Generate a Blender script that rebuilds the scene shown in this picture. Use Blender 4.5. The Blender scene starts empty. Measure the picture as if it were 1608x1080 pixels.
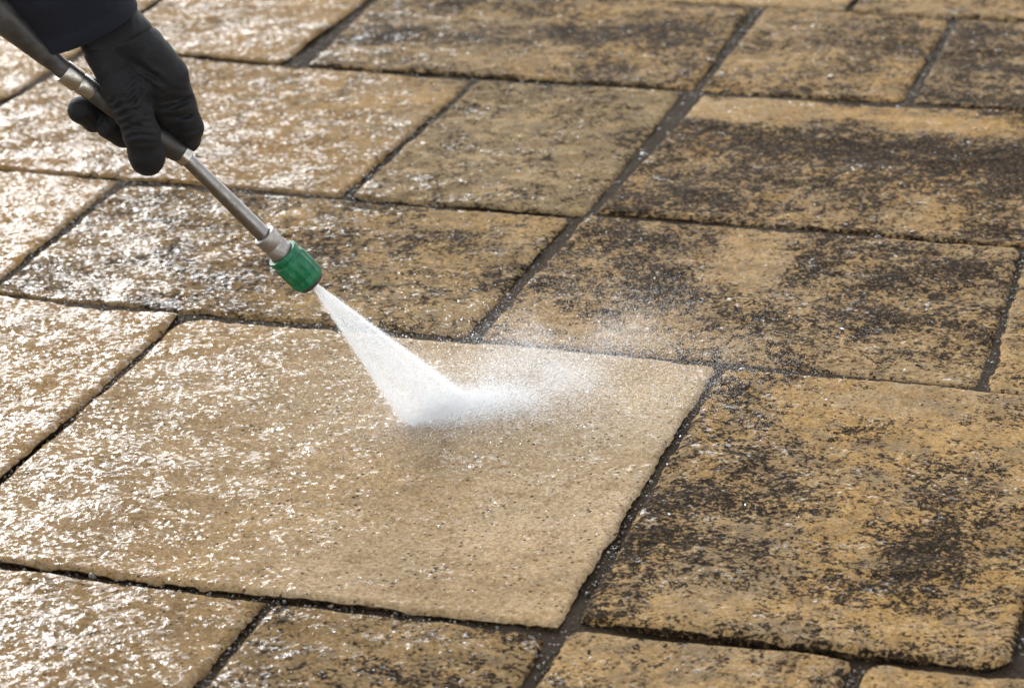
import bpy, bmesh, math, random
import numpy as np
from mathutils import Vector, Matrix

rng = np.random.default_rng(11)
random.seed(11)
scene = bpy.context.scene
col = scene.collection
R = math.radians

# ------------------------------------------------------------------ camera
CAM_H, F_PX, PITCH, ROLL, YAW = 1.13, 4219.05, R(22.8217), R(-2.0286), R(-18.4931)
PW, PH = 1608.0, 1080.0
_c, _s = math.cos(PITCH), math.sin(PITCH)
_r0, FWD, _u0 = np.array([1., 0, 0]), np.array([0, _c, -_s]), np.array([0, _s, _c])
RIGHT = math.cos(ROLL) * _r0 + math.sin(ROLL) * _u0
UP = -math.sin(ROLL) * _r0 + math.cos(ROLL) * _u0
CAM = np.array([0, 0, CAM_H])
cd = bpy.data.cameras.new('camera')
cam = bpy.data.objects.new('camera', cd)
col.objects.link(cam)
cam.matrix_world = Matrix(((RIGHT[0], UP[0], -FWD[0], 0), (RIGHT[1], UP[1], -FWD[1], 0),
                           (RIGHT[2], UP[2], -FWD[2], CAM_H), (0, 0, 0, 1)))
cd.sensor_width = 36.0
cd.lens = 36.0 * F_PX / PW
cd.clip_start, cd.clip_end = 0.05, 2000.0
cd.dof.use_dof = True
cd.dof.focus_distance = 2.66
cd.dof.aperture_fstop = 7.5
cd.dof.aperture_blades = 9
scene.camera = cam

# ------------------------------------------------------------------ light
SUN_AZ, SUN_EL = R(-24.0), R(27.0)          # azimuth from +Y (negative = left of the view), elevation
world = bpy.data.worlds.new('World')
scene.world = world
world.use_nodes = True
wn = world.node_tree
bg = wn.nodes['Background']
sky = wn.nodes.new('ShaderNodeTexSky')
sky.sky_type = 'NISHITA'
sky.sun_disc = False
sky.sun_elevation = SUN_EL
sky.sun_rotation = SUN_AZ
sky.air_density, sky.dust_density, sky.ozone_density = 1.0, 0.5, 0.8
hs = wn.nodes.new('ShaderNodeHueSaturation')      # thin white cloud cover
hs.inputs['Saturation'].default_value = 0.2
wn.links.new(sky.outputs[0], hs.inputs['Color'])
wn.links.new(hs.outputs[0], bg.inputs[0])
bg.inputs[1].default_value = 0.15
sd = bpy.data.lights.new('sun', 'SUN')
sd.energy = 0.85
sd.angle = R(22.0)
sd.color = (1.0, 0.985, 0.96)
sun = bpy.data.objects.new('sun', sd)
col.objects.link(sun)
sdir = Vector((math.sin(SUN_AZ) * math.cos(SUN_EL), math.cos(SUN_AZ) * math.cos(SUN_EL), math.sin(SUN_EL)))
sun.rotation_euler = sdir.to_track_quat('Z', 'Y').to_euler()
sun.location = sdir * 8
scene.view_settings.view_transform = 'Standard'
scene.view_settings.look = 'None'
scene.view_settings.gamma = 1.0
scene.view_settings.exposure = 1.85
scene.view_settings.use_curve_mapping = False
scene.cycles.use_denoising = True
scene.cycles.denoiser = 'OPENIMAGEDENOISE'
scene.cycles.max_bounces = 10
scene.cycles.diffuse_bounces = 8
scene.cycles.transparent_max_bounces = 16
scene.cycles.caustics_reflective = False
scene.cycles.caustics_refractive = False


# ------------------------------------------------------------------ geometry helpers
def at(px, py, dist):
    """point seen at photo pixel (px, py), dist metres from the lens"""
    d = RIGHT * (px - PW / 2) / F_PX - UP * (py - PH / 2) / F_PX + FWD
    d = d / np.linalg.norm(d)
    return CAM + d * dist


def on_ground(px, py, z=0.0):
    d = RIGHT * (px - PW / 2) / F_PX - UP * (py - PH / 2) / F_PX + FWD
    return CAM + d * ((z - CAM_H) / d[2])


E1 = np.array([math.cos(YAW), math.sin(YAW)])
E2 = np.array([-math.sin(YAW), math.cos(YAW)])


def hash3(ix, iy, iz, seed):
    h = (ix.astype(np.int64) * 374761393 + iy.astype(np.int64) * 668265263 + iz.astype(np.int64) * 2147483647 + seed * 974711) & 0xffffffff
    h = ((h ^ (h >> 13)) * 1274126177) & 0xffffffff
    h = ((h ^ (h >> 16)) * 2246822519) & 0xffffffff
    return ((h ^ (h >> 15)) & 0xffff) / 32767.5 - 1.0


def vnoise(x, y, z=None, seed=0):
    """smooth value noise in -1..1"""
    if z is None:
        z = np.zeros_like(x)
    ix, iy, iz = np.floor(x), np.floor(y), np.floor(z)
    fx, fy, fz = x - ix, y - iy, z - iz
    fx, fy, fz = (t * t * t * (t * (t * 6 - 15) + 10) for t in (fx, fy, fz))
    out = 0
    for dx in (0, 1):
        for dy in (0, 1):
            for dz in (0, 1):
                w = (fx if dx else 1 - fx) * (fy if dy else 1 - fy) * (fz if dz else 1 - fz)
                out = out + w * hash3(ix + dx, iy + dy, iz + dz, seed)
    return out


def fbm(x, y, z=None, seed=0, octaves=4, rough=0.5):
    a, tot, out, f = 1.0, 0.0, 0.0, 1.0
    for k in range(octaves):
        out = out + a * vnoise(x * f, y * f, None if z is None else z * f, seed + 17 * k)
        tot += a
        a *= rough
        f *= 2.03
    return out / tot


def sstep(a, b, x):
    t = np.clip((x - a) / (b - a), 0, 1)
    return t * t * (3 - 2 * t)


def mesh_obj(name, verts, faces, mat, parent=None, smooth=True, attrs=None, matrix=None):
    me = bpy.data.meshes.new(name)
    verts = np.asarray(verts, dtype=np.float32)
    if isinstance(faces, np.ndarray):
        n, k = faces.shape
        me.vertices.add(len(verts))
        me.vertices.foreach_set('co', verts.ravel())
        me.loops.add(n * k)
        me.loops.foreach_set('vertex_index', faces.astype(np.int32).ravel())
        me.polygons.add(n)
        me.polygons.foreach_set('loop_start', np.arange(0, n * k, k, dtype=np.int32))
        me.polygons.foreach_set('loop_total', np.full(n, k, dtype=np.int32))
        me.update(calc_edges=True)
    else:
        me.from_pydata([tuple(map(float, v)) for v in verts], [], faces)
    me.validate()
    me.polygons.foreach_set('use_smooth', np.full(len(me.polygons), smooth, dtype=bool))
    if attrs:
        for k, v in attrs.items():
            a = me.attributes.new(k, 'FLOAT', 'POINT')
            a.data.foreach_set('value', np.asarray(v, dtype=np.float32))
    me.materials.append(mat)
    o = bpy.data.objects.new(name, me)
    col.objects.link(o)
    if parent is not None:
        o.parent = parent
    if matrix is not None:
        o.matrix_world = matrix
    return o


def empty(name, loc):
    o = bpy.data.objects.new(name, None)
    o.empty_display_size = 0.05
    o.location = loc
    col.objects.link(o)
    return o


def local(o, pts):
    """world points -> coordinates of an unrotated parent at its location"""
    return np.asarray(pts) - np.array(o.location)


# ------------------------------------------------------------------ node helpers
class NT:
    def __init__(self, name):
        self.mat = bpy.data.materials.new(name)
        self.mat.use_nodes = True
        self.t = self.mat.node_tree
        self.t.nodes.clear()
        self.out = self.n('ShaderNodeOutputMaterial')

    def n(self, typ, **kw):
        nd = self.t.nodes.new(typ)
        for k, v in kw.items():
            setattr(nd, k, v)
        return nd

    def link(self, a, b):
        self.t.links.new(a, b)

    def put(self, sock, v):
        if hasattr(v, 'is_output') or isinstance(v, bpy.types.NodeSocket):
            self.link(v, sock)
        elif isinstance(v, (tuple, list)) and len(v) == 3 and sock.type == 'RGBA':
            sock.default_value = (*v, 1)
        else:
            sock.default_value = v

    def math(self, op, a, b=0.0, c=0.0, clamp=False):
        nd = self.n('ShaderNodeMath', operation=op, use_clamp=clamp)
        for i, v in enumerate((a, b, c)):
            self.put(nd.inputs[i], v)
        return nd.outputs[0]

    def mix(self, fac, a, b, blend='MIX'):
        nd = self.n('ShaderNodeMix', data_type='RGBA', blend_type=blend)
        self.put(nd.inputs[0], fac)
        self.put(nd.inputs[6], a)
        self.put(nd.inputs[7], b)
        return nd.outputs[2]

    def noise(self, vec, scale, detail=2.0, rough=0.5, dist=0.0, typ='FBM'):
        nd = self.n('ShaderNodeTexNoise')
        nd.noise_type = typ
        self.put(nd.inputs['Vector'], vec)
        nd.inputs['Scale'].default_value = scale
        nd.inputs['Detail'].default_value = detail
        nd.inputs['Roughness'].default_value = rough
        nd.inputs['Distortion'].default_value = dist
        return nd.outputs[0]

    def voronoi(self, vec, scale, feature='F1', rand=1.0):
        nd = self.n('ShaderNodeTexVoronoi', feature=feature)
        self.put(nd.inputs['Vector'], vec)
        nd.inputs['Scale'].default_value = scale
        nd.inputs['Randomness'].default_value = rand
        return nd.outputs[0]

    def ramp(self, x, lo, hi, a=0.0, b=1.0, smooth=True):
        nd = self.n('ShaderNodeMapRange', interpolation_type='SMOOTHSTEP' if smooth else 'LINEAR')
        for i, v in enumerate((x, lo, hi, a, b)):
            self.put(nd.inputs[i], v)
        return nd.outputs[0]

    def attr(self, name):
        return self.n('ShaderNodeAttribute', attribute_name=name).outputs['Fac']

    def bump(self, h, strength, dist, normal=None):
        nd = self.n('ShaderNodeBump')
        self.put(nd.inputs['Strength'], strength)
        nd.inputs['Distance'].default_value = dist
        self.link(h, nd.inputs['Height'])
        if normal is not None:
            self.link(normal, nd.inputs['Normal'])
        return nd.outputs[0]

    def principled(self, color, rough, **kw):
        p = self.n('ShaderNodeBsdfPrincipled')
        self.put(p.inputs['Base Color'], color)
        self.put(p.inputs['Roughness'], rough)
        for k, v in kw.items():
            self.put(p.inputs[k.replace('_', ' ')], v)
        self.link(p.outputs[0], self.out.inputs['Surface'])
        return p


# ------------------------------------------------------------------ materials
def stone_material():
    m = NT('riven_sandstone')
    geo = m.n('ShaderNodeNewGeometry').outputs['Position']
    rnd = m.n('ShaderNodeObjectInfo').outputs['Random']
    off = m.n('ShaderNodeCombineXYZ')
    m.link(m.math('MULTIPLY', rnd, 7.3), off.inputs[2])
    add = m.n('ShaderNodeVectorMath', operation='ADD')
    m.link(geo, add.inputs[0])
    m.link(off.outputs[0], add.inputs[1])
    P = add.outputs[0]
    dirt_shade, wet, ochre, olive = (m.attr(k) for k in ('dirt_shade', 'wet', 'ochre', 'olive'))
    # stone colour
    n_low = m.noise(P, 7.0, 4, 0.6, 0.6)
    n_mid = m.noise(P, 38.0, 6, 0.68, 0.4)
    n_fine = m.noise(P, 260.0, 4, 0.7)
    n_grain = m.noise(P, 900.0, 2, 0.6)
    c = m.mix(m.ramp(n_low, 0.3, 0.7), (0.262, 0.184, 0.100), (0.338, 0.252, 0.155))
    och = m.math('MULTIPLY', ochre, m.ramp(m.math('ADD', n_low, m.math('MULTIPLY', m.math('SUBTRACT', n_mid, 0.5), 0.8)), 0.3, 0.62), clamp=True)
    c = m.mix(och, c, (0.335, 0.208, 0.078))
    c = m.mix(m.math('MULTIPLY', olive, m.ramp(n_mid, 0.3, 0.62)), c, (0.155, 0.125, 0.066))
    # brown and pale mottling
    c = m.mix(m.ramp(n_mid, 0.52, 0.70, 0.0, 0.6), c, (0.15, 0.092, 0.042))
    c = m.mix(m.ramp(m.noise(P, 70.0, 5, 0.7, 0.3), 0.56, 0.70, 0.0, 0.5), c, (0.36, 0.31, 0.24))
    c = m.mix(0.85, c, m.mix(m.ramp(n_fine, 0.3, 0.7), (0.60, 0.57, 0.52), (1.3, 1.32, 1.35)), 'MULTIPLY')
    c = m.mix(0.55, c, m.mix(m.ramp(n_grain, 0.3, 0.7), (0.6, 0.6, 0.6), (1.35, 1.35, 1.35)), 'MULTIPLY')
    flk = m.noise(P, 190.0, 3, 0.75, 0.6)
    c = m.mix(m.ramp(flk, 0.56, 0.67, 0.0, 0.6), c, (0.105, 0.072, 0.040))
    c = m.mix(m.ramp(flk, 0.41, 0.33, 0.0, 0.5), c, (0.42, 0.36, 0.27))
    # thin brown soil film on the stones that have not been washed
    c = m.mix(m.math('MULTIPLY', m.ramp(dirt_shade, 0.1, 0.8, 0.0, 0.38, smooth=False), m.ramp(n_mid, 0.36, 0.66, 0.15, 1.0)), c, (0.115, 0.074, 0.034))
    # algae and lichen crust: large ragged patches broken up by small scale noise
    b1 = m.noise(P, 11.0, 6, 0.66, 0.5)
    b2 = m.noise(P, 74.0, 5, 0.72, 0.7)
    b3 = m.noise(P, 230.0, 3, 0.7, 0.4)
    s = m.math('ADD', m.math('MULTIPLY', b1, 0.28), m.math('MULTIPLY', b2, 0.37))
    s = m.math('ADD', s, m.math('MULTIPLY', b3, 0.35))
    thr = m.math('SUBTRACT', 0.665, m.math('MULTIPLY', dirt_shade, 0.25))
    c = m.mix(m.math('MULTIPLY', m.ramp(dirt_shade, 0.2, 0.6), m.ramp(m.noise(P, 27.0, 5, 0.7, 0.8), 0.46, 0.64, 0.0, 0.7)), c, (0.135, 0.105, 0.07))
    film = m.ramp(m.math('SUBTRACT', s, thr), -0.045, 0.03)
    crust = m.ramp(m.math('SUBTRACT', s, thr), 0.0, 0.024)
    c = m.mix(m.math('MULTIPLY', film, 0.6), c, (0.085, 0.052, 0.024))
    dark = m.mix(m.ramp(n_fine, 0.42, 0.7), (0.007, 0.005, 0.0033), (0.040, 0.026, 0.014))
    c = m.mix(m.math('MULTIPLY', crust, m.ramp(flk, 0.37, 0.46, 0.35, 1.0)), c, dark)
    # small dark pits
    pv = m.voronoi(P, 120.0)
    pgate = m.ramp(m.noise(P, 30.0, 3, 0.6), 0.38, 0.58)
    pit = m.math('MULTIPLY', m.ramp(pv, 0.14, 0.24, 1.0, 0.0), pgate)
    c = m.mix(m.math('MULTIPLY', pit, 0.85), c, (0.018, 0.013, 0.009))
    # soaked stone is deeper in colour
    c = m.mix(m.ramp(wet, 0.1, 0.9, 0.0, 1.0), c, (0.67, 0.615, 0.53), 'MULTIPLY')
    c = m.mix(m.attr('pale'), c, (1.12, 1.20, 1.36), 'MULTIPLY')
    c = m.mix(m.ramp(dirt_shade, 0.2, 0.5), c, (0.97, 0.95, 0.91), 'MULTIPLY')
    c = m.mix(1.0, c, (0.92, 0.90, 0.87), 'MULTIPLY')
    # relief of the stone itself
    h = m.math('ADD', m.math('MULTIPLY', n_mid, 0.55), m.math('MULTIPLY', n_fine, 0.35))
    h = m.math('SUBTRACT', h, m.math('MULTIPLY', m.ramp(flk, 0.58, 0.68), 0.18))
    h = m.math('SUBTRACT', h, m.math('MULTIPLY', pit, 0.5))
    bn = m.bump(h, 0.8, 0.0022)
    # standing water film: its own rippled surface
    wv = m.noise(P, 80.0, 1.5, 0.5, 0.5)
    wd = m.noise(P, 215.0, 1.0, 0.5, 0.4)
    wh = m.math('ADD', m.math('MULTIPLY', wv, 1.0), m.math('MULTIPLY', wd, 0.36))
    wn_ = m.bump(wh, m.ramp(wet, 0.0, 1.0, 0.9, 1.0, smooth=False), 0.0030)
    gate = m.math('ADD', m.math('MULTIPLY', m.noise(P, 30.0, 3, 0.6, 0.5), 0.4), m.math('MULTIPLY', m.noise(P, 150.0, 2, 0.6, 0.3), 0.6))
    gate = m.ramp(m.math('ADD', gate, m.math('MULTIPLY', wet, 0.148)), 0.615, 0.645)
    coat = m.math('MULTIPLY', gate, 0.66)
    rough = 0.8
    p = m.principled(c, rough, Normal=bn, Coat_Weight=coat, Coat_Roughness=0.03, Coat_IOR=1.34, Coat_Normal=wn_)
    p.inputs['IOR'].default_value = 1.4
    m.put(p.inputs['Specular IOR Level'], 0.04)
    return m.mat


def bed_material():
    m = NT('wet_joint_sand')
    P = m.n('ShaderNodeNewGeometry').outputs['Position']
    n1 = m.noise(P, 60.0, 5, 0.7)
    n2 = m.noise(P, 420.0, 4, 0.7)
    c = m.mix(n1, (0.016, 0.011, 0.0065), (0.058, 0.040, 0.024))
    c = m.mix(m.ramp(n2, 0.45, 0.72), c, (0.088, 0.064, 0.040))
    bn = m.bump(m.math('ADD', n2, m.math('MULTIPLY', m.noise(P, 180.0, 4, 0.7), 1.5)), 1.0, 0.006)
    p = m.principled(c, 0.8, Normal=bn, Coat_Weight=m.ramp(n1, 0.55, 0.66, 0.0, 0.2), Coat_Roughness=0.12, Coat_Normal=bn)
    p.inputs['Specular IOR Level'].default_value = 0.05
    return m.mat


def ground_material():
    m = NT('dirt_ground')
    P = m.n('ShaderNodeNewGeometry').outputs['Position']
    c = m.mix(m.noise(P, 3.0, 6, 0.6), (0.20, 0.155, 0.10), (0.30, 0.23, 0.15))
    m.principled(c, 0.8, Normal=m.bump(m.noise(P, 40.0, 5, 0.7), 0.5, 0.01))
    return m.mat


def metal_material(name, base, rough, grime=0.4):
    m = NT(name)
    P = m.n('ShaderNodeTexCoord').outputs['Object']
    n1 = m.noise(P, 130.0, 5, 0.7)
    n2 = m.noise(P, 700.0, 3, 0.6)
    c = m.mix(m.ramp(n1, 0.42, 0.7, 0.0, grime), base, (0.10, 0.075, 0.05))
    r = m.ramp(n1, 0.3, 0.7, rough, rough + 0.18)
    m.principled(c, r, Metallic=m.ramp(n1, 0.5, 0.75, 1.0, 0.55), Normal=m.bump(n2, 0.25, 0.0006))
    return m.mat


def rubber_material(name, base, rough):
    m = NT(name)
    P = m.n('ShaderNodeTexCoord').outputs['Object']
    n1 = m.noise(P, 60.0, 5, 0.65)
    n2 = m.noise(P, 500.0, 3, 0.6)
    c = m.mix(m.ramp(n1, 0.45, 0.72, 0.0, 0.6), base, tuple(x * 2.0 + 0.015 for x in base))
    m.principled(c, m.ramp(n1, 0.3, 0.7, rough - 0.08, rough + 0.12), Normal=m.bump(n2, 0.3, 0.0008))
    return m.mat


def green_material():
    m = NT('green_plastic')
    P = m.n('ShaderNodeTexCoord').outputs['Object']
    n1 = m.noise(P, 90.0, 6, 0.72, 0.5)
    n2 = m.noise(P, 420.0, 4, 0.65)
    c = m.mix(m.ramp(n1, 0.3, 0.7), (0.0, 0.060, 0.022), (0.0, 0.105, 0.040))
    c = m.mix(m.ramp(m.math('ADD', n1, m.math('MULTIPLY', n2, 0.35)), 0.72, 0.83, 0.0, 0.55), c, (0.05, 0.10, 0.065))
    p = m.principled(c, m.ramp(n1, 0.3, 0.7, 0.38, 0.6), Normal=m.bump(n2, 0.35, 0.0009))
    p.inputs['Specular IOR Level'].default_value = 0.3
    return m.mat


def fabric_material(name, base, light, scale, rough, sheen):
    m = NT(name)
    P = m.n('ShaderNodeTexCoord').outputs['Object']
    n1 = m.noise(P, 28.0, 5, 0.65)
    n2 = m.noise(P, scale, 3, 0.7)
    c = m.mix(m.ramp(m.math('ADD', n1, m.math('MULTIPLY', m.math('SUBTRACT', n2, 0.5), 0.5)), 0.45, 0.75), base, light)
    p = m.principled(c, rough, Normal=m.bump(m.math('ADD', n2, m.math('MULTIPLY', n1, 1.5)), 0.45, 0.0012))
    p.inputs['Sheen Weight'].default_value = sheen
    p.inputs['Sheen Roughness'].default_value = 0.5
    p.inputs['Specular IOR Level'].default_value = 0.2
    return m.mat


def droplet_material():
    m = NT('water_droplet')
    d = m.n('ShaderNodeBsdfDiffuse')
    d.inputs[0].default_value = (0.97, 0.975, 0.98, 1)
    t = m.n('ShaderNodeBsdfTranslucent')
    t.inputs[0].default_value = (0.97, 0.975, 0.98, 1)
    g = m.n('ShaderNodeBsdfGlossy')
    g.inputs['Roughness'].default_value = 0.25
    a = m.n('ShaderNodeMixShader')
    a.inputs[0].default_value = 0.72
    m.link(d.outputs[0], a.inputs[1])
    m.link(t.outputs[0], a.inputs[2])
    b = m.n('ShaderNodeMixShader')
    b.inputs[0].default_value = 0.12
    m.link(a.outputs[0], b.inputs[1])
    m.link(g.outputs[0], b.inputs[2])
    m.link(b.outputs[0], m.out.inputs['Surface'])
    return m.mat


M_STONE, M_BED, M_GROUND = stone_material(), bed_material(), ground_material()
M_STEEL = metal_material('worn_steel', (0.17, 0.16, 0.152), 0.27)
M_NICKEL = metal_material('nickel_plated_brass', (0.36, 0.335, 0.30), 0.28, 0.55)
M_CAST = metal_material('dull_zinc', (0.27, 0.25, 0.235), 0.42, 0.5)
M_RUBBER = rubber_material('black_rubber', (0.018, 0.016, 0.0145), 0.42)
M_DARK = rubber_material('dark_plastic', (0.012, 0.0095, 0.008), 0.5)
M_GREEN = green_material()
M_GLOVE = fabric_material('black_glove_knit', (0.0028, 0.0028, 0.0034), (0.0085, 0.0082, 0.0082), 650.0, 0.66, 0.02)
M_SLEEVE = fabric_material('navy_workwear_cloth', (0.0024, 0.0032, 0.0075), (0.0058, 0.0075, 0.0155), 900.0, 0.8, 0.03)
M_DROP = droplet_material()

# ------------------------------------------------------------------ ground and pavement
gs = 400.0
ground = mesh_obj('ground', [(-gs, -gs, -0.06), (gs, -gs, -0.06), (gs, gs, -0.06), (-gs, gs, -0.06)], [(0, 1, 2, 3)], M_GROUND, smooth=False)
ground['kind'] = 'structure'

# corners in metres along the rows (p) and across them (q); order: near-left, near-right, far-right, far-left
# dirt, ochre, olive = how soiled and how coloured that stone is
SLABS = [
    # visible stones
    ('3b', (-1.230, 1.946, -.626, 1.954, -.626, 2.538, -1.230, 2.533), .17, .22, .00),
    ('3c', (-.602, 1.970, -.241, 1.976, -.246, 2.537, -.610, 2.530), .66, .95, .05),
    ('3a', (-1.84, 1.935, -1.244, 1.942, -1.245, 2.535, -1.845, 2.546), .12, .35, .00),
    ('2b', (-1.485, 2.557, -.914, 2.560, -.905, 2.933, -1.490, 2.929), .62, .8, .45),
    ('2c', (-.888, 2.560, -.351, 2.552, -.365, 2.955, -.880, 2.943), .70, .65, .12),
    ('2a', (-2.10, 2.565, -1.503, 2.557, -1.516, 2.945, -2.11, 2.948), .26, .7, .05),
    ('2d', (-.333, 2.545, .245, 2.552, .240, 2.952, -.349, 2.953), .60, .75, .2),
    ('1a', (-1.806, 2.958, -1.215, 2.963, -1.203, 3.443, -1.803, 3.472), .46, 1.0, .15),
    ('1b', (-1.191, 2.956, -.891, 2.952, -.899, 3.449, -1.184, 3.441), .58, .35, .85),
    ('1c', (-.872, 2.967, -.262, 2.972, -.268, 3.462, -.856, 3.437), .72, 1.0, .05),
    ('1d', (-.244, 2.972, .35, 2.975, .345, 3.468, -.250, 3.464), .6, .8, .1),
    ('0a', (-1.808, 3.494, -1.505, 3.478, -1.503, 3.885, -1.815, 3.885), .42, .8, .15),
    ('0b', (-1.456, 3.474, -.888, 3.478, -.903, 3.890, -1.485, 3.882), .68, .85, .35),
    ('0c', (-.869, 3.470, -.597, 3.480, -.598, 3.886, -.869, 3.892), .66, .9, .1),
    ('0d', (-.575, 3.482, .02, 3.486, .015, 3.89, -.577, 3.89), .78, .45, .2),
    ('l1', (-2.42, 2.958, -1.826, 2.960, -1.828, 3.212, -2.42, 3.214), .15, .4, 0),
    ('l2', (-2.42, 3.232, -1.829, 3.228, -1.832, 3.888, -2.42, 3.888), .15, .3, 0),
    ('4a', (-1.49, 1.33, -.894, 1.335, -.893, 1.932, -1.49, 1.925), .4, .5, .2),
    ('4b', (-.872, 1.335, -.628, 1.338, -.629, 1.938, -.872, 1.926), .58, .7, .45),
    ('4c', (-.607, 1.338, -.363, 1.34, -.369, 1.958, -.604, 1.952), .56, .8, .1),
    ('4d', (-.345, 1.34, .24, 1.345, .236, 1.966, -.347, 1.958), .52, .8, .1),
    ('u1', (-1.95, 3.905, -1.36, 3.905, -1.36, 4.49, -1.95, 4.49), .3, .5, .1),
    ('u2', (-1.342, 3.906, -.76, 3.908, -.76, 4.49, -1.342, 4.49), .5, .6, .2),
    ('u3', (-.742, 3.905, -.14, 3.905, -.14, 4.49, -.742, 4.49), .6, .6, .2),
    ('u4', (-.12, 3.905, .46, 3.905, .46, 4.49, -.12, 4.49), .6, .6, .2),
    ('3d', (-.214, 1.978, .37, 1.98, .37, 2.535, -.226, 2.535), .55, .8, .1),
]
for qa, qb in ((1.335, 1.93), (1.948, 2.54), (2.557, 2.948), (2.968, 3.465), (3.485, 3.888), (3.906, 4.49), (4.508, 5.1), (5.118, 5.6), (0.72, 1.316)):
    # further stones outside the picture, to either side and behind
    edges_l = {1.335: -1.51, 1.948: -1.865, 2.557: -2.13, 2.968: -2.44, 3.485: -2.44, 3.906: -1.97, 4.508: -2.3, 5.118: -2.0, 0.72: -1.3}
    edges_r = {1.335: .26, 1.948: .39, 2.557: .265, 2.968: .37, 3.485: .04, 3.906: .48, 4.508: -2.28, 5.118: -1.98, 0.72: -1.28}
    x = edges_l[qa]
    k = 0
    while x > -3.9:
        w = (.585, .39, .585, .285)[k % 4]
        SLABS.append(('x', (x - w, qa, x, qa, x, qb, x - w, qb), .25, .5, .1))
        x -= w + .018
        k += 1
    x = edges_r[qa]
    while x < 1.5:
        w = (.585, .285, .585, .39)[k % 4]
        SLABS.append(('x', (x, qa, x + w, qa, x + w, qb, x, qb), .55, .7, .15))
        x += w + .018
        k += 1

# crust that is thicker (+) or scrubbed off (-): p, q, radius p, radius q, amount
STAINS = [
    (-.79, 3.385, .09, .045, -.50), (-.67, 3.40, .07, .03, -.35), (-.55, 3.405, .08, .04, -.45), (-.43, 3.40, .06, .035, -.35), (-.72, 3.25, .13, .05, .16), (-.56, 3.27, .14, .05, .20), (-.40, 3.20, .12, .11, .24),
    (-.84, 3.09, .12, .05, .12), (-.64, 3.05, .13, .04, .05), (-.80, 3.01, .09, .035, .20), (-.86, 3.40, .04, .05, -.4), (-.47, 3.06, .14, .03, -.2),
    (-.80, 2.87, .085, .035, .22), (-.75, 2.72, .09, .045, .24), (-.68, 2.86, .05, .06, -.38), (-.55, 2.89, .08, .03, .14), (-.45, 2.86, .06, .05, .2),
    (-.45, 2.71, .10, .07, .16), (-.56, 2.65, .10, .04, .14), (-.83, 2.60, .10, .05, -.35), (-.64, 2.79, .06, .03, -.2), (-.38, 2.60, .05, .07, -.3), (-.60, 2.585, .12, .02, -.15),
    (-.33, 2.17, .07, .05, .26), (-.51, 2.26, .07, .05, .16), (-.57, 2.15, .035, .04, .18), (-.49, 2.46, .05, .06, -.30), (-.41, 2.42, .06, .05, .05), (-.40, 2.50, .10, .03, -.3),
    (-.51, 2.085, .04, .03, .06), (-.29, 2.04, .04, .04, .18), (-.40, 2.12, .04, .03, -.18), (-.27, 2.35, .03, .15, -.25), (-.45, 2.005, .14, .025, -.18),
    (-1.02, 3.73, .10, .06, .22), (-1.40, 3.64, .06, .08, .16), (-1.25, 3.53, .2, .04, -.25), (-.66, 3.74, .05, .06, .3), (-.80, 3.62, .05, .08, -.2),
    (-1.10, 2.75, .15, .10, .12), (-1.40, 2.70, .10, .18, -.10), (-1.0, 2.62, .1, .05, -.15), (-.66, 2.10, .06, .16, .28), (-.75, 2.02, .14, .06, .22),
    (-1.3, 3.0, .12, .05, -.1), (-1.5, 3.40, .2, .05, .12), (-.95, 2.02, .2, .07, .03),
]


def slab_attrs(tag, p, q, dirt_shade, ochre, olive):
    d = np.full_like(p, dirt_shade)
    wob = 0.012 * vnoise(p * 22, q * 22, seed=5) + 0.02 * vnoise(p * 9, q * 9, seed=6)
    for sp, sq, rp, rq, a in STAINS:
        r2 = ((p + wob - sp) / rp) ** 2 + ((q + wob * 1.3 - sq) / rq) ** 2
        d = d + .7 * a * np.exp(-r2)
    # water lies thick on the left and runs out towards the right
    lim = -1.03 - 0.26 * (q - 2.3)
    w = sstep(.36, -.34, p - lim)
    w = w + .36 * np.exp(-(((p + .78) / .26) ** 2 + ((q - 2.33) / .20) ** 2))
    w = np.clip(w + .10 * vnoise(p * 7, q * 7, seed=9), .04, 1)
    w = w * (1 - .30 * sstep(2.8, 3.4, q))
    if tag in ('4a', '4b', '4c'):
        w = np.clip(w + (.3 if tag == '4b' else .18), 0, 1)
    if tag in ('2b',):
        w = np.clip(w - .14, 0.04, 1)
    o = np.clip(ochre + .25 * vnoise(p * 6, q * 6, seed=21), 0, 1)
    ol = np.clip(olive + .2 * olive * vnoise(p * 8, q * 8, seed=22), 0, 1)
    # stone scoured pale by the jet
    pale = np.zeros_like(p)
    if tag == '3b':
        pale = .15 + .85 * np.exp(-(((p + .80) / .30) ** 2 + ((q - 2.34) / .24) ** 2)) + .15 * vnoise(p * 11, q * 11, seed=24)
    return {'dirt_shade': d, 'wet': w, 'ochre': o, 'olive': ol, 'pale': np.clip(pale, 0, 1)}


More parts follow.
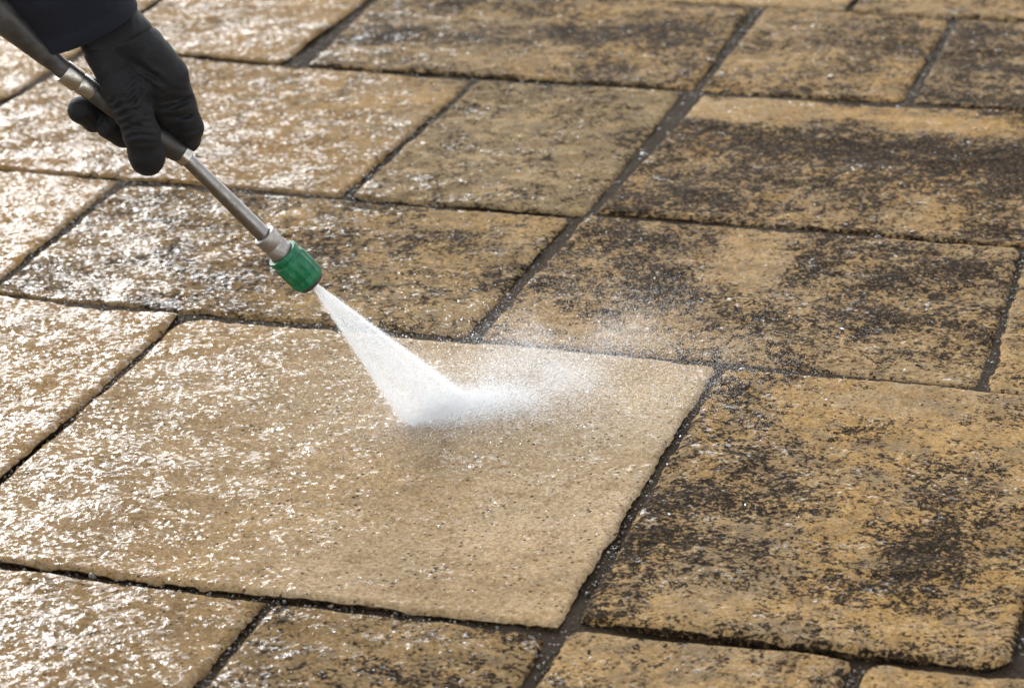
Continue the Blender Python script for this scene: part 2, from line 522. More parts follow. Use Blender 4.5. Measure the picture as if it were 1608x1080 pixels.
def make_slab(idx, tag, cor, dirt_shade, ochre, olive, parent):
    A, B, C, D = (np.array(cor[i:i + 2]) + (.0046 * a_, .0040 * b_) for i, a_, b_ in ((0, -1, -1), (2, 1, -1), (4, 1, 1), (6, -1, 1)))
    step = 0.0048 if tag != 'x' else 0.03
    lp, lq = np.linalg.norm(B - A), np.linalg.norm(D - A)
    n, mm = max(4, int(lp / step)), max(4, int(lq / step))

    def spaced(k):
        t = np.linspace(0, 1, k + 1)
        return t
    s, t = np.meshgrid(spaced(n), spaced(mm))
    P = (A[None, None] * ((1 - s) * (1 - t))[..., None] + B * (s * (1 - t))[..., None] + C * (s * t)[..., None] + D * ((1 - s) * t)[..., None])
    p, q = P[..., 0].copy(), P[..., 1].copy()
    dl, dr, db, dt = s * lp, (1 - s) * lp, t * lq, (1 - t) * lq
    o = idx * 3.7
    # uneven hand-dressed outline
    wob = lambda v, k: 0.0022 * fbm(v * 16 + o, v * 0 + k, seed=31 + k, octaves=4, rough=.6) + .0012 * vnoise(v * 140 + o, v * 0 + k, seed=41)
    p += wob(q, 1) * np.exp(-dl / .02) + wob(q, 2) * np.exp(-dr / .02)
    q += wob(p, 3) * np.exp(-db / .02) + wob(p, 4) * np.exp(-dt / .02)
    rc = .016
    for a_, b_, sp, sq in ((dl, db, 1, 1), (dr, db, -1, 1), (dr, dt, -1, -1), (dl, dt, 1, -1)):
        k = np.clip(1 - a_ / rc, 0, 1) * np.clip(1 - b_ / rc, 0, 1) * (.003 + .003 * math.sin(o + sp * 2 + sq * 3))
        p += sp * k
        q += sq * k
    d = np.minimum(np.minimum(dl, dr), np.minimum(db, dt))
    # riven top
    z = .0030 * fbm(p * 5 + o, q * 5, seed=51, octaves=3) + .0020 * fbm(p * 17 + o, q * 21, seed=52, octaves=3)
    z += .0007 * fbm(p * 55 + o, q * 70, seed=53, octaves=3, rough=.6) + .0003 * vnoise(p * 170, q * 190 + o, seed=54)
    terr = fbm(p * 9 + 2 * o, q * 13, seed=55, octaves=4, rough=.55)
    z += .0013 * sstep(.06, .16, terr) - .0012 * sstep(-.08, -.2, terr)
    z += (.0014 * math.sin(o * 1.9)) + .002 * math.sin(o * 2.3) * (s - .5) + .002 * math.sin(o * 3.1) * (t - .5)
    z = np.maximum(z * .85 + .0012, -.0010)
    # worn, chipped arris
    er = .0036 + .0026 * fbm(p * 28 + o, q * 28, seed=56, octaves=3)
    chip = sstep(.25, .6, fbm(p * 45, q * 45 + o, seed=57, octaves=2))
    er = np.clip(er + .006 * chip, .002, .014)
    e = np.clip(1 - d / er, 0, 1)
    z -= (.0032 + .0025 * chip) * e ** 2
    xy = p[..., None] * E1 + q[..., None] * E2
    V = np.concatenate([xy, z[..., None]], -1).reshape(-1, 3)
    att = {k: v.ravel() for k, v in slab_attrs(tag, p, q, dirt_shade, ochre, olive).items()}
    ii = np.arange((n + 1) * (mm + 1)).reshape(mm + 1, n + 1)
    F = np.stack([ii[:-1, :-1], ii[:-1, 1:], ii[1:, 1:], ii[1:, :-1]], -1).reshape(-1, 4)
    ring = np.concatenate([ii[0, :-1], ii[:-1, -1], ii[-1, :0:-1], ii[:0:-1, 0]])
    cen = V.mean(0)
    top = V[ring].copy()
    n_r = len(ring)
    prev = ring
    j = np.arange(n_r)
    j2 = (j + 1) % n_r
    for dz, dd in ((-.0022, 1.6), (-.040, 1.6)):  # side faces darkened: joint shade painted into the colour, along with soil grime
        low = top.copy()
        low[:, :2] += (cen[:2] - low[:, :2]) * .003 * (1 if dz < -.01 else 0)
        low[:, 2] += dz
        cur = len(V) + j
        V = np.concatenate([V, low])
        for k in att:
            att[k] = np.concatenate([att[k], att[k][ring] * 0 + dd if k == 'dirt_shade' else att[k][ring]])
        F = np.concatenate([F, np.stack([prev[j2], prev[j], cur[j], cur[j2]], -1)])
        prev = cur
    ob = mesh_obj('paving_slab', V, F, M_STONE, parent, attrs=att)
    return ob


# sand bed showing in the joints
gp_, gq_ = np.meshgrid(np.linspace(-2.2, .1, 360), np.linspace(1.65, 4.05, 380))
bz = -.0050 + .0016 * fbm(gp_ * 11, gq_ * 11, seed=61, octaves=3) + 0.0012 * fbm(gp_ * 70, gq_ * 70, seed=62, octaves=2)
bz += .002 * sstep(.1, .5, vnoise(gp_ * 5, gq_ * 5, seed=63))
# silt washed up in a few joints
for sp, sq, rr, a in ((-.90, 3.20, .16, .006), (-.80, 2.955, .10, .009), (-.70, 2.952, .06, .009), (-.88, 2.74, .12, .004), (-.60, 2.40, .10, .004), (-.58, 2.545, .07, .007), (-.45, 2.544, .05, .006), (-.62, 1.96, .05, .006)):
    bz += a * np.exp(-((gp_ - sp) ** 2 + (gq_ - sq) ** 2) / rr ** 2)
bz = np.minimum(bz, -.0026)
bxy = gp_[..., None] * E1 + gq_[..., None] * E2
BV = np.concatenate([bxy, bz[..., None]], -1).reshape(-1, 3)
ii = np.arange(gp_.size).reshape(gp_.shape)
BF = np.stack([ii[:-1, :-1], ii[:-1, 1:], ii[1:, 1:], ii[1:, :-1]], -1).reshape(-1, 4)
# coarse skirt under the stones outside the picture
big = [(-4.2, .6), (1.9, .6), (1.9, 5.8), (-4.2, 5.8)]
b0 = len(BV)
BV = np.concatenate([BV, [[*(E1 * a + E2 * b), -.034] for a, b in big]])
BF = np.concatenate([BF, [[b0, b0 + 1, b0 + 2, b0 + 3]]])
pavement = mesh_obj('pavement', BV, BF, M_BED)
pavement['kind'] = 'structure'
LAB = {'3b': 'pale freshly cleaned slab under the water jet', '1c': 'slab covered in black algae crust',
       '2b': 'brown wet slab below the green nozzle', '3c': 'ochre slab speckled with black lichen'}
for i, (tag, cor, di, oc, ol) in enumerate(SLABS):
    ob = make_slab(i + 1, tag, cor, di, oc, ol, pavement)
    if tag in LAB:
        ob['label'] = LAB[tag]

# grit lying in the joints
gv, gf = [], []
ico = bmesh.new()
bmesh.ops.create_icosphere(ico, subdivisions=1, radius=1.0)
ICO_V = np.array([v.co[:] for v in ico.verts])
ICO_F = np.array([[v.index for v in f_.verts] for f_ in ico.faces])
ico.free()


def pebbles(n):
    out = []
    lines = [('q', 1.942, -1.3, -.2), ('q', 2.545, -1.6, -.2), ('q', 2.95, -1.8, -.2), ('q', 3.46, -1.8, -.3), ('q', 3.897, -1.5, -.3),
             ('p', -.614, 1.96, 2.54), ('p', -.614, 1.7, 1.96), ('p', -.897, 2.55, 2.95), ('p', -.88, 2.95, 3.9), ('p', -.352, 2.55, 2.95), ('p', -.235, 1.95, 2.5),
             ('p', -1.237, 1.95, 2.54), ('p', -1.5, 2.55, 2.95), ('p', -1.2, 2.95, 3.45), ('p', -.882, 1.7, 1.94), ('p', -.357, 1.8, 1.95), ('p', -.586, 3.47, 3.9), ('p', -1.48, 3.47, 3.9)]
    L = np.array([b - a for _, _, a, b in lines])
    for k in rng.choice(len(lines), n, p=L / L.sum()):
        ax, c0, a, b = lines[k]
        u, v = rng.uniform(a, b), c0 + rng.normal(0, .0065)
        p, q = (u, v) if ax == 'q' else (v, u)
        out.append((p, q))
    return out


for p, q in pebbles(9000):
    r = .00095 * math.exp(rng.normal(0, .42))
    z = -.0042 + r * .3
    Q = np.linalg.qr(rng.normal(size=(3, 3)))[0]
    v = (ICO_V * (1 + .18 * rng.normal(size=(12 if len(ICO_V) == 12 else len(ICO_V), 1)))) * r * rng.uniform(.7, 1.3, 3) @ Q
    gf.append(ICO_F + len(gv) * len(ICO_V))
    gv.append(v + [*(E1 * p + E2 * q), z])
mg = NT('joint_grit_stone')
Pg = mg.n('ShaderNodeNewGeometry').outputs['Position']
mg.principled(mg.mix(mg.ramp(mg.noise(Pg, 240.0, 1), .3, .7), (.025, .019, .013), (.12, .098, .072)), .5, Coat_Weight=.08, Coat_Roughness=.1)
grit = mesh_obj('joint_grit', np.concatenate(gv), np.concatenate(gf), mg.mat, pavement)
grit['kind'] = 'stuff'


# ------------------------------------------------------------------ the lance
IMPACT = on_ground(688, 652)
NOZ = at(488, 442, 2.668)                          # mouth of the nozzle
ax = (NOZ - IMPACT) / np.linalg.norm(NOZ - IMPACT)   # from the stone back up along the jet


def on_line_px(P0, d, px, py):
    """point of the line P0 + t d that lies nearest to the sight line through a pixel"""
    v = at(px, py, 1.0) - CAM
    A = np.stack([d, -v], 1)
    t = np.linalg.lstsq(A, CAM - P0, rcond=None)[0]
    return P0 + d * t[0]


NUT = at(289, 245, np.linalg.norm(on_line_px(NOZ, ax, 289, 245) - CAM))
pax = (NUT - NOZ) / np.linalg.norm(NUT - NOZ)
dN, dK = np.linalg.norm(NOZ - CAM), np.linalg.norm(NUT - CAM)
rate = (dK - dN) / math.hypot(488 - 289, 442 - 245)
FER = at(110, 119, dK + rate * math.hypot(179, 126))
gax = (FER - NUT) / np.linalg.norm(FER - NUT)
MM = dK / F_PX                                     # metres per photo pixel at the hand

lance = empty('pressure_washer_lance', NOZ)
lance['label'] = 'steel pressure washer lance with bright green nozzle held by the gloved hand'
lance['category'] = 'pressure washer'


def frame_for(d):
    d = d / np.linalg.norm(d)
    a = np.cross(d, [0, 0, 1.0])
    a /= np.linalg.norm(a)
    return a, np.cross(d, a), d


def lathe(name, P0, d, prof, mat, seg=48, parent=lance, cap=True, shape=None):
    """prof: (distance along d, radius) in metres; closed solid of revolution"""
    a, b, d = frame_for(np.asarray(d))
    th = np.linspace(0, 2 * np.pi, seg, endpoint=False)
    V = []
    for t, r in prof:
        rr = np.full(seg, r) if shape is None else shape(th, t, r)
        V.append(np.asarray(P0) + d * t + rr[:, None] * (np.cos(th)[:, None] * a + np.sin(th)[:, None] * b))
    V = np.concatenate(V)
    F = []
    for k in range(len(prof) - 1):
        for j in range(seg):
            j2 = (j + 1) % seg
            F.append((k * seg + j, k * seg + j2, (k + 1) * seg + j2, (k + 1) * seg + j))
    if cap:
        F.append(tuple(range(seg))[::-1])
        F.append(tuple((len(prof) - 1) * seg + j for j in range(seg)))
    o = mesh_obj(name, local(parent, V), F, mat, parent, smooth=True)
    for poly in o.data.polygons:
        if len(poly.vertices) > 4:
            poly.use_smooth = False
    es = o.modifiers.new('edges', 'EDGE_SPLIT')
    es.split_angle = R(40)
    return o


u = MM
cosf = math.hypot(488 - 289, 442 - 245) * 0.5 * (dN + dK) / F_PX / np.linalg.norm(NUT - NOZ)   # foreshortening of the pipe
L = lambda px: px * u / cosf                       # photo pixels along the lance -> metres


def ribs(th, t, r):
    k = np.clip(np.cos(th * 14), -.2, 1) * .0008 + .0006 * vnoise(np.cos(th) * 3 + t * 90, np.sin(th) * 3, seed=71)
    return r + k * (1 if L(6) < t < L(52) else .3)


# distances from the mouth of the nozzle, back along the pipe
lathe('nozzle_tip', NOZ, pax, [(L(-1), .006), (L(-3), .009), (L(-3), 22 * u), (L(-1), 23.5 * u), (L(4), 24.5 * u), (L(7), 24.5 * u)], M_DARK)
green = lathe('nozzle_guard', NOZ, pax, [(L(3), 24.6 * u), (L(5), 26.2 * u), (L(9), 27 * u), (L(16), 27.5 * u), (L(17), 27.0 * u), (L(19), 27.0 * u), (L(20), 27.7 * u),
      (L(34), 28 * u), (L(48), 28 * u), (L(52), 27.4 * u), (L(53.5), 25.6 * u), (L(57), 25.4 * u), (L(58.5), 27.2 * u), (L(64), 27.4 * u), (L(66), 26.5 * u), (L(66), 21 * u), (L(64), 20 * u)], M_GREEN, seg=112, shape=ribs)
lathe('coupling', NOZ, pax, [(L(60), 19.5 * u), (L(70), 19.8 * u), (L(82), 19.3 * u), (L(84), 18.2 * u), (L(86), 18.2 * u), (L(88), 19.2 * u), (L(98), 19.2 * u), (L(104), 19.8 * u), (L(107), 19.2 * u), (L(108), 17.5 * u), (L(108), 14 * u), (L(105), 13.5 * u)], M_CAST)
pl = np.linalg.norm(NUT - NOZ)
lathe('pipe', NOZ, pax, [(L(100), 13.1 * u), (L(140), 12.9 * u), (pl * .7, 12.2 * u), (pl * .99, 11.6 * u), (pl + .004, 11.4 * u)], M_STEEL, seg=40)


def hexa(th, t, r):
    return r / np.maximum(np.cos((th % (np.pi / 3)) - np.pi / 6), .93) * .96


mid_ax = (pax + gax) / np.linalg.norm(pax + gax)
lathe('hex_nut', NUT, mid_ax, [(-.0045, 13 * u), (-.0035, 15.5 * u), (.0045, 15.5 * u), (.0055, 14 * u)], M_NICKEL, seg=48, shape=hexa)
gl = np.linalg.norm(FER - NUT)
lathe('handle_tube', NUT, gax, [(.003, 14 * u), (.008, 17 * u), (.03, 17.5 * u), (gl * .78, 15.5 * u), (gl * .84, 12.5 * u)], M_DARK)
Lg = lambda px: px * u
lathe('ferrule', FER, gax, [(-.0345, 10 * u), (-.0335, 11.5 * u), (-.0275, 12.0 * u), (-.027, 14.2 * u), (-.0255, 15 * u), (-.0125, 16.3 * u), (-.0115, 15.8 * u), (-.011, 15.2 * u), (-.0098, 15.2 * u),
                             (-.0095, 17.3 * u), (-.0085, 17.9 * u), (.0075, 18.0 * u), (.0085, 17.4 * u), (.0085, 13 * u)], M_NICKEL)
# rubber bend protector that thickens up towards the trigger gun
gx = []
ctrl = [((106, 115), 14.6), ((88, 100), 15.0), ((66, 81), 17.5), ((42, 60), 20.5), ((15, 36), 24.0), ((-20, 5), 27.0), ((-70, -42), 28.5), ((-150, -118), 28.5), ((-260, -222), 28.0)]
dF = np.linalg.norm(FER - CAM)
pts = [(at(x, y, dF + rate * math.hypot(110 - x, 119 - y) * (1 if x < 110 else 0)), r * u) for (x, y), r in ctrl]
# resample smoothly
tt = np.arange(len(pts))
ts = np.linspace(0, len(pts) - 1, 60)
C3 = np.stack([np.interp(ts, tt, [p[0][k] for p in pts]) for k in range(3)], 1)
C3 = np.concatenate([C3[:1], (C3[:-2] + 2 * C3[1:-1] + C3[2:]) / 4, C3[-1:]])
RR = np.interp(ts, tt, [p[1] for p in pts])
seg = 40
th = np.linspace(0, 2 * np.pi, seg, endpoint=False)
V, F = [], []
for k in range(len(C3)):
    d = C3[min(k + 1, len(C3) - 1)] - C3[max(k - 1, 0)]
    a, b, d = frame_for(d)
    r = RR[k] * (1 + .012 * vnoise(np.cos(th) * 2 + k * .35, np.sin(th) * 2, seed=73))
    V.append(C3[k] + r[:, None] * (np.cos(th)[:, None] * a + np.sin(th)[:, None] * b))
    if k:
        for j in range(seg):
            j2 = (j + 1) % seg
            F.append(((k - 1) * seg + j, (k - 1) * seg + j2, k * seg + j2, k * seg + j))
F += [tuple(range(seg))[::-1], tuple((len(C3) - 1) * seg + j for j in range(seg))]
mesh_obj('rubber_sleeve', local(lance, np.concatenate(V)), F, M_RUBBER, lance)


# ------------------------------------------------------------------ the hand: signed distance field -> surface nets
HO = at(215, 192, dK + rate * math.hypot(289 - 215, 245 - 192))
HC = np.stack([RIGHT, -UP, -FWD])                  # right, down, towards the lens
gimg = np.array([110 - 289, 119 - 245.]) / math.hypot(179, 126)
slope = -rate / u                                  # how fast the lance nears the lens along its own image


def hp(px, py, g):
    """hand coordinates in mm: photo pixel + px units in front of the lance's axis"""
    dx, dy = px - 215, py - 192
    return np.array([dx, dy, g + slope * (dx * gimg[0] + dy * gimg[1])]) * u * 1000


def rcone(X, a, b, r1, r2):
    ba = b - a
    l2 = ba @ ba
    rr = r1 - r2
    a2 = l2 - rr * rr
    il2 = 1 / l2
    pa = X - a
    y = pa @ ba
    z = y - l2
    w = pa * l2 - y[..., None] * ba
    x2 = (w * w).sum(-1)
    y2, z2 = y * y * l2, z * z * l2
    k = np.sign(rr) * rr * rr * x2
    d = (np.sqrt(x2 * a2 * il2) + y * rr) * il2 - r1
    c1 = np.sign(z) * a2 * z2 > k
    c2 = np.sign(y) * a2 * y2 < k
    d = np.where(c1, np.sqrt(x2 + z2) * il2 - r2, np.where(c2, np.sqrt(x2 + y2) * il2 - r1, d))
    return d


def smin(a, b, k):
    h = np.clip(.5 + .5 * (b - a) / k, 0, 1)
    return b * (1 - h) + a * h - k * h * (1 - h)


res = 1.15
lo, hi = np.array([-78., -118, -52]), np.array([72., 56, 62])
gx_, gy_, gz_ = (np.arange(lo[i], hi[i], res) for i in range(3))
X = np.stack(np.meshgrid(gx_, gy_, gz_, indexing='ij'), -1)


def chain(X, pts, k=3.0):
    d = None
    for (a, ra), (b, rb) in zip(pts[:-1], pts[1:]):
        e = rcone(X, a, b, ra, rb)
        d = e if d is None else smin(d, e, k)
    return d


pm = u * 1000                                      # mm per photo pixel at the hand
H = lambda px, py, g, r: (hp(px, py, g), r * pm)
wrist = H(176, 44, 34, 40)
arm = H(140, -60, 40, 44)
mcp = [H(265, 124, 24, 29), H(246, 102, 25, 28), H(228, 82, 22, 27), H(208, 70, 15, 25)]
palm = rcone(X, *[wrist[0], arm[0]], wrist[1], arm[1])
for q_ in mcp:
    palm = smin(palm, rcone(X, wrist[0], q_[0], wrist[1] * .86, q_[1]), 14)
palm = smin(palm, rcone(X, *[H(172, 95, 36, 27)[0], H(200, 150, 38, 26)[0]], 27 * pm, 26 * pm), 14)   # ball of the thumb
palm = smin(palm, rcone(X, *[H(200, 150, 38, 26)[0], H(250, 130, 28, 24)[0]], 24 * pm, 25 * pm), 12)    # web
palm = smin(palm, rcone(X, H(238, 140, 30, 22)[0], H(264, 190, -8, 18)[0], 22 * pm, 19 * pm), 8)
index = chain(X, [mcp[0], H(278, 162, 10, 26), H(291, 198, -8, 22.5), H(286, 214, -30, 20), H(258, 226, -44, 18)], 2.5)
middle = chain(X, [mcp[1], H(262, 138, -30, 23), H(228, 182, -52, 22), H(190, 205, -42, 22.5), H(172, 196, -24, 22)], 3)
ring = chain(X, [mcp[2], H(236, 118, -34, 22), H(190, 165, -54, 21), H(148, 184, -40, 22), H(130, 174, -18, 21)], 3)
little = chain(X, [mcp[3], H(205, 100, -32, 20), H(168, 132, -48, 18), H(142, 142, -40, 17)], 3)
thumb = chain(X, [H(200, 146, 38, 25), H(216, 178, 40, 28.5), H(226, 212, 36, 27), H(231, 243, 24, 26), H(232, 250, 21, 24.5)], 6)
fing = np.minimum(np.minimum(index, middle), np.minimum(ring, little))
for a_, b_ in ((index, middle), (middle, ring), (ring, little)):
    fing = np.minimum(fing, smin(a_, b_, 1.5))
S = smin(palm, fing, 7)
S = smin(S, thumb, 7)
# keep the lance free inside the fist
lp_ = rcone(X, hp(289, 245, 0), hp(110, 119, 0), 14.5 * pm, 14.5 * pm)
S = np.maximum(S, -lp_)


def fold(c, direc, lam, amp, rad):
    """cloth folds: waves along a direction, fading out from a centre"""
    d = X - c
    dn = direc / np.linalg.norm(direc)
    wv = d @ dn + 1.6 * vnoise(X[..., 0] / 9, X[..., 1] / 9, X[..., 2] / 9, seed=81)
    return amp * np.sin(wv * 2 * np.pi / lam) * np.exp(-(d * d).sum(-1) / rad ** 2)


near = np.abs(S) < 6
S += np.where(near, 1.5 * fbm(X[..., 0] / 17, X[..., 1] / 17, X[..., 2] / 17, seed=82, octaves=4), 0)
S += fold(hp(205, 182, 55), np.array([.35, 1, 0]), 7.5, 1.9, 15)
S += fold(hp(222, 160, 62), np.array([.8, .6, 0]), 8.5, 1.6, 16)
S += fold(hp(268, 158, 30), np.array([.15, 1, 0]), 7.0, 2.0, 11)
S += fold(hp(240, 135, 55), np.array([-.6, .8, 0]), 10.0, 1.4, 16)
S += fold(hp(290, 205, 0), np.array([.2, 1, 0]), 6.0, 1.1, 9)
S += fold(hp(228, 215, 60), np.array([.1, 1, 0]), 6.5, .9, 14)
S += fold(hp(165, 190, -5), np.array([-.8, .5, 0]), 6.5, .6, 14)


def carve(a, b, r, k=2.5):
    """a pinched crease: smooth cut along a short line"""
    global S
    c_ = -rcone(X, hp(*a), hp(*b), r, r * .7)
    S = -smin(-S, -c_, k)


carve((256, 178, 38), (302, 158, 34), 3.2, 4)
carve((258, 190, 30), (296, 182, 22), 2.4, 5)
carve((196, 186, 76), (232, 180, 74), 2.6, 4)
carve((203, 200, 68), (228, 204, 68), 1.8, 3)
carve((176, 132, 72), (214, 120, 70), 2.0, 4)
carve((214, 150, 74), (243, 138, 62), 2.4, 4)
carve((246, 148, 62), (250, 176, 44), 3.0, 4)
carve((222, 112, 66), (252, 128, 60), 1.2, 6)
carve((148, 196, 2), (158, 178, 6), 2.2, 3)
# elastic at the wrist
wa = (arm[0] - wrist[0]) / np.linalg.norm(arm[0] - wrist[0])
tw = (X - hp(198, 74, 40)) @ wa
S += 1.3 * np.exp(-(tw / 1.6) ** 2) - .7 * np.exp(-((tw - 5) / 4.5) ** 2)
S[0], S[-1], S[:, 0], S[:, -1], S[:, :, 0], S[:, :, -1] = (9,) * 6


def surface_nets(f, lo, res):
    ins = f < 0
    n = np.array(f.shape) - 1
    cnt = np.zeros(n)
    acc = np.zeros((*n, 3))
    corner = [(i, j, k) for i in (0, 1) for j in (0, 1) for k in (0, 1)]
    sl = lambda c: tuple(slice(c[d], c[d] + n[d]) for d in range(3))
    for c in corner:
        for d in range(3):
            if c[d] == 0:
                c2 = list(c)
                c2[d] = 1
                f1, f2 = f[sl(c)], f[sl(c2)]
                x = (f1 < 0) != (f2 < 0)
                t = np.where(x, f1 / np.where(x, f1 - f2, 1), 0)
                for e in range(3):
                    acc[..., e] += np.where(x, c[e] + (t if e == d else 0), 0)
                cnt += x
    act = cnt > 0
    idx = -np.ones(n, dtype=np.int64)
    idx[act] = np.arange(act.sum())
    V = (np.argwhere(act) + acc[act] / cnt[act][:, None]) * res + lo
    F = []
    for d in range(3):
        e, g = (d + 1) % 3, (d + 2) % 3
        s1 = [slice(1, -1)] * 3
        s1[d] = slice(0, n[d])
        s2 = list(s1)
        s2[d] = slice(1, n[d] + 1)
        x1, x2 = ins[tuple(s1)], ins[tuple(s2)]
        for flip in (False, True):
            w = np.argwhere((x1 & ~x2) if not flip else (~x1 & x2))
            w[:, e] += 1
            w[:, g] += 1
            qd = []
            for de, dg in ((0, 0), (-1, 0), (-1, -1), (0, -1)):
                v = w.copy()
                v[:, e] += de
                v[:, g] += dg
                qd.append(idx[v[:, 0], v[:, 1], v[:, 2]])
            qd = np.stack(qd, 1)
            F.append(qd[:, ::-1] if flip else qd)
    F = np.concatenate(F)
    return V, F[(F >= 0).all(1)]


GV, GF = surface_nets(S, lo, res)
GW = HO + (GV / 1000) @ HC
person = empty('person', HO)
person['label'] = 'arm of a person in a dark navy sleeve and black work glove holding the lance'
person['category'] = 'person'
glove = mesh_obj('glove', local(person, GW), GF, M_GLOVE, person)
sm = glove.modifiers.new('smooth', 'SMOOTH')
sm.factor, sm.iterations = .5, 2

# sleeve: a cloth tube with a turned hem, then the elbow and upper arm above the picture
A_ = HO + (hp(156, 58, 30) / 1000) @ HC
adir = -.40 * RIGHT + .82 * UP - .42 * FWD
adir /= np.linalg.norm(adir)
side = np.cross(adir, -FWD)
side /= np.linalg.norm(side)
if side @ RIGHT < 0:
    side = -side
dep = np.cross(side, adir)
if dep @ FWD > 0:
    dep = -dep
elbow = A_ + adir * .27
adir2 = adir * .35 + np.array([-.35, .1, .85])
adir2 /= np.linalg.norm(adir2)
rings = []
for d in (.07, .03, .006, .001):
    rings.append((d, .93))
for d in (-.0012, -.0008, .002, .006, .0125, .0135, .015, .02):
    rings.append((d, {-.0012: .955, -.0008: .985, .0125: 1.012, .0135: 1.0, .015: .995}.get(d, 1.01)))
rings += [(d, 1.0) for d in np.linspace(.026, .27, 62)]
rings += [(d, 1.0) for d in np.linspace(.276, .56, 46)]
seg = 120
th = np.linspace(0, 2 * np.pi, seg, endpoint=False)
V, F = [], []
rw, rd = 79 * u, 62 * u
for k, (d, sc) in enumerate(rings):
    if d <= .27:
        c_ = A_ + adir * d
    else:
        c_ = elbow + adir2 * (d - .27)
    if k > 12:
        pass
    grow = 1 + 1.05 * max(0, min(d, .3)) / .3 - .05 * max(0, d - .3) / .2
    fo = .0026 * fbm(np.cos(th) * 1.8, np.sin(th) * 1.8, np.full(seg, d * 26), seed=91, octaves=3) * sstep(.0, .04, d + .012)
    fo += .0030 * vnoise(np.cos(th) * 1.2 + d * 18, np.sin(th) * 1.2, np.full(seg, d * 38), seed=92) * sstep(.015, .06, d)
    cosx, siny = np.cos(th), np.sin(th)
    V.append(c_ + ((rw * grow * sc + fo) * cosx)[:, None] * side + ((rd * grow * sc + fo) * siny)[:, None] * dep)
    if k:
        for j in range(seg):
            j2 = (j + 1) % seg
            F.append(((k - 1) * seg + j, (k - 1) * seg + j2, k * seg + j2, k * seg + j))
F.append(tuple((len(rings) - 1) * seg + j for j in range(seg)))
mesh_obj('sleeve', local(person, np.concatenate(V)), F, M_SLEEVE, person)

# ------------------------------------------------------------------ the jet
JL = np.linalg.norm(NOZ - IMPACT)
jd = -ax
foot = on_ground(744, 628) - on_ground(640, 668)
jx = foot - (foot @ jd) * jd
jx /= np.linalg.norm(jx)
jy = np.cross(jd, jx)
JM = Matrix(((jx[0], jy[0], jd[0], NOZ[0]), (jx[1], jy[1], jd[1], NOZ[1]), (jx[2], jy[2], jd[2], NOZ[2]), (0, 0, 0, 1)))
HW0, HW1, HT0, HT1 = .0022, .192, .0016, .050       # half width / half thickness: at the mouth, growth per metre


fl = np.array([jd[0], jd[1], 0.0])
fl /= np.linalg.norm(fl)
md = on_ground(1000, 585) - on_ground(690, 650)
md[2] = 0
md /= np.linalg.norm(md)
mn = np.array([-md[1], md[0], 0])

# ------------------------------------------------------------------ flying drops
OCT = np.array([(1, 0, 0), (-1, 0, 0), (0, 1, 0), (0, -1, 0), (0, 0, 1), (0, 0, -1.)])
OCF = np.array([(0, 2, 4), (2, 1, 4), (1, 3, 4), (3, 0, 4), (2, 0, 5), (1, 2, 5), (3, 1, 5), (0, 3, 5)])
TET = np.array([(1, 0, -.6), (-.5, .87, -.6), (-.5, -.87, -.6), (0, 0, 1.)])
TEF = np.array([(0, 2, 1), (0, 1, 3), (1, 2, 3), (2, 0, 3)])


def drop_mesh(name, sets, label):
    """one mesh of elongated drops; each set: centres, flight directions, radii, length factors, shape"""
    dv, df, base = [], [], 0
    for P, D, r, ln, (SV, SF) in sets:
        n, kk = len(P), len(SV)
        D = D / np.linalg.norm(D, axis=1, keepdims=True)
        a = np.cross(D, [.3, .2, .93])
        a /= np.linalg.norm(a, axis=1, keepdims=True)
        b = np.cross(D, a)
        v = (SV[None, :, 0:1] * a[:, None] + SV[None, :, 1:2] * b[:, None]) * r[:, None, None] + SV[None, :, 2:3] * D[:, None] * (r * ln)[:, None, None]
        dv.append((v + P[:, None]).reshape(-1, 3))
        df.append((SF[None] + (np.arange(n) * kk)[:, None, None] + base).reshape(-1, 3))
        base += n * kk
    o = mesh_obj(name, np.concatenate(dv), np.concatenate(df), M_DROP, smooth=False)
    o['kind'] = 'stuff'
    o['label'] = label
    o['category'] = 'water'
    return o


OCTA, TETRA = (OCT, OCF), (TET, TEF)
# the fan itself: a dense sheet of fine drops, thickest along its two sides
n = 150000
z = (JL + .012) * rng.uniform(.0, 1, n) ** .6
threads = np.concatenate([rng.uniform(-.92, .92, 46), rng.normal(.84, .05, 7), rng.normal(-.84, .05, 9)])
uu = rng.choice(threads, n) + rng.normal(0, .035, n)
uu = np.where(rng.random(n) < .4, rng.normal(0, .46, n), uu)
uu = np.where(np.abs(uu) > 1.35, uu * .5, uu)
vv = rng.normal(0, .5, n)
P = NOZ + jd * z[:, None] + ((HW0 + HW1 * z) * uu)[:, None] * jx + ((HT0 + HT1 * z) * vv)[:, None] * jy
D = jd + (HW1 * uu)[:, None] * jx + (HT1 * vv)[:, None] * jy
k = P[:, 2] > .0015
jet_set = (P[k], D[k], rng.uniform(.00006, .00014, k.sum()), rng.uniform(3, 8.5, k.sum()), TETRA)
drop_mesh('water_jet', [jet_set], 'white fan of high pressure water shooting from the green nozzle')

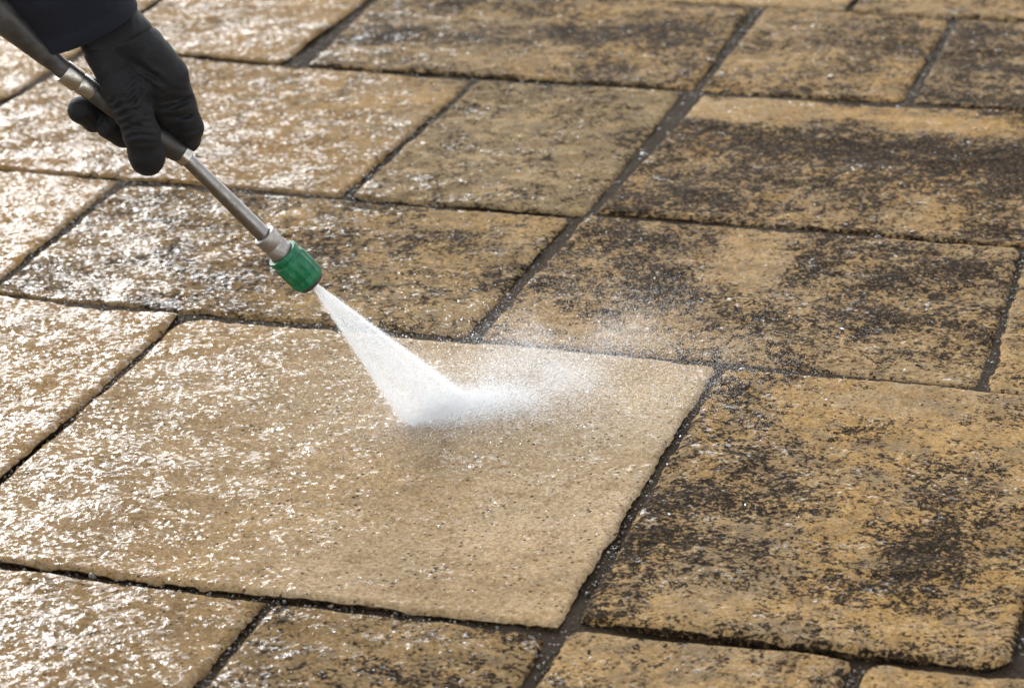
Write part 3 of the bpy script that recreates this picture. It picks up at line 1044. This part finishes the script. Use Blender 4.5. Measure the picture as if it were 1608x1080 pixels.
# mist hanging over the landing line and drifting off to the right
n = 270000
t = rng.gamma(1.5, .085, n)
sp_ = rng.normal(0, 1, n)
P = IMPACT + foot * rng.uniform(-.55, .55, n)[:, None] + md * t[:, None] + mn * ((.014 + .34 * t) * sp_ + .10 * t)[:, None]
hgt = np.abs(rng.normal(0, 1, n)) * (.006 + .15 * t) * np.exp(-t * 2.4)
clump = fbm(P[:, 0] * 16, P[:, 1] * 16, hgt * 16, seed=95, octaves=3)
P[:, 2] = .003 + hgt
k = rng.random(n) < np.clip(.55 + 1.4 * clump, .06, 1)
mist_set = (P[k], rng.normal(size=(k.sum(), 3)) + md * 1.0, rng.uniform(.00008, .00017, k.sum()) * (1 + .45 * sstep(.03, .12, t[k])), rng.uniform(1, 2.0, k.sum()), TETRA)
# burst along the landing line
n = 34000
P = IMPACT + foot * (rng.uniform(-.5, .5, n) + rng.normal(0, .1, n))[:, None] + md * rng.normal(.004, .020, n)[:, None] + mn * rng.normal(.0, .020, n)[:, None]
P[:, 2] = .002 + rng.exponential(.010, n)
burst_set = (P, rng.normal(size=(n, 3)), rng.uniform(.00007, .00014, n), rng.uniform(1, 2.5, n), TETRA)
# thin veil drifting towards the lens
n = 34000
P = IMPACT + foot * rng.uniform(-.7, .9, n)[:, None] + md * rng.normal(.02, .05, n)[:, None] - mn * np.abs(rng.normal(0, .06, n))[:, None]
P[:, 2] = .003 + rng.exponential(.014, n)
front_set = (P, rng.normal(size=(n, 3)), rng.uniform(.00008, .00018, n), rng.uniform(1, 2, n), TETRA)
# finer veil all around the landing line
n = 40000
az = rng.uniform(0, 2 * np.pi, n)
dist = np.abs(rng.normal(0, .10, n))
P = IMPACT + np.stack([np.cos(az) * dist, np.sin(az) * dist, np.zeros(n)], 1) + foot * rng.uniform(-.5, .5, n)[:, None] + mn * .02
P[:, 2] = .003 + np.abs(rng.normal(0, .03, n)) * np.exp(-dist * 3)
veil_set = (P, rng.normal(size=(n, 3)), rng.uniform(.00006, .00013, n), rng.uniform(1, 2, n), TETRA)
drop_mesh('mist', [mist_set, burst_set, veil_set, front_set], 'thin white mist drifting over the pale slab where the jet lands')

# sheet of water thrown outwards low over the stone
n = 17000
w = rng.uniform(-1, 1, n)
src = IMPACT + foot * (.5 * w)[:, None]
ang = rng.normal(0, 1.0, n)
el = np.abs(rng.normal(0, .12, n)) + .01
fd = (fl[None] * np.cos(ang)[:, None] + mn[None] * np.sin(ang)[:, None]) * .55 + (.75 * md + .25 * fl) * .75
fd /= np.linalg.norm(fd, axis=1, keepdims=True)
dist = rng.exponential(.07, n)
P = src + fd * dist[:, None]
P[:, 2] = .003 + dist * np.tan(el) * np.exp(-dist * 3)
sheet_set = (P, fd + np.array([0, 0, 1.0]) * np.tan(el)[:, None], rng.uniform(.00008, .00022, n), rng.uniform(2, 9, n), OCTA)
# single drops thrown in all directions
n = 3600
az = rng.uniform(0, 2 * np.pi, n)
dist = rng.gamma(2.0, .075, n)
bias = md[None] * (.06 * rng.random(n))[:, None] + mn[None] * (.08 * rng.random(n))[:, None]
P = IMPACT + np.stack([np.cos(az) * dist, np.sin(az) * dist, np.zeros(n)], 1) + bias
P[:, 2] = .004 + np.abs(rng.normal(0, .035, n)) * np.exp(-dist * 2.0)
D = np.stack([np.cos(az), np.sin(az), rng.normal(.5, .5, n)], 1)
loose_set = (P, D, .0002 * np.exp(rng.normal(.2, .5, n)), rng.uniform(1, 3.2, n), OCTA)
drop_mesh('water_drops', [sheet_set, loose_set], 'tiny white drops flying off the stone around the water jet')
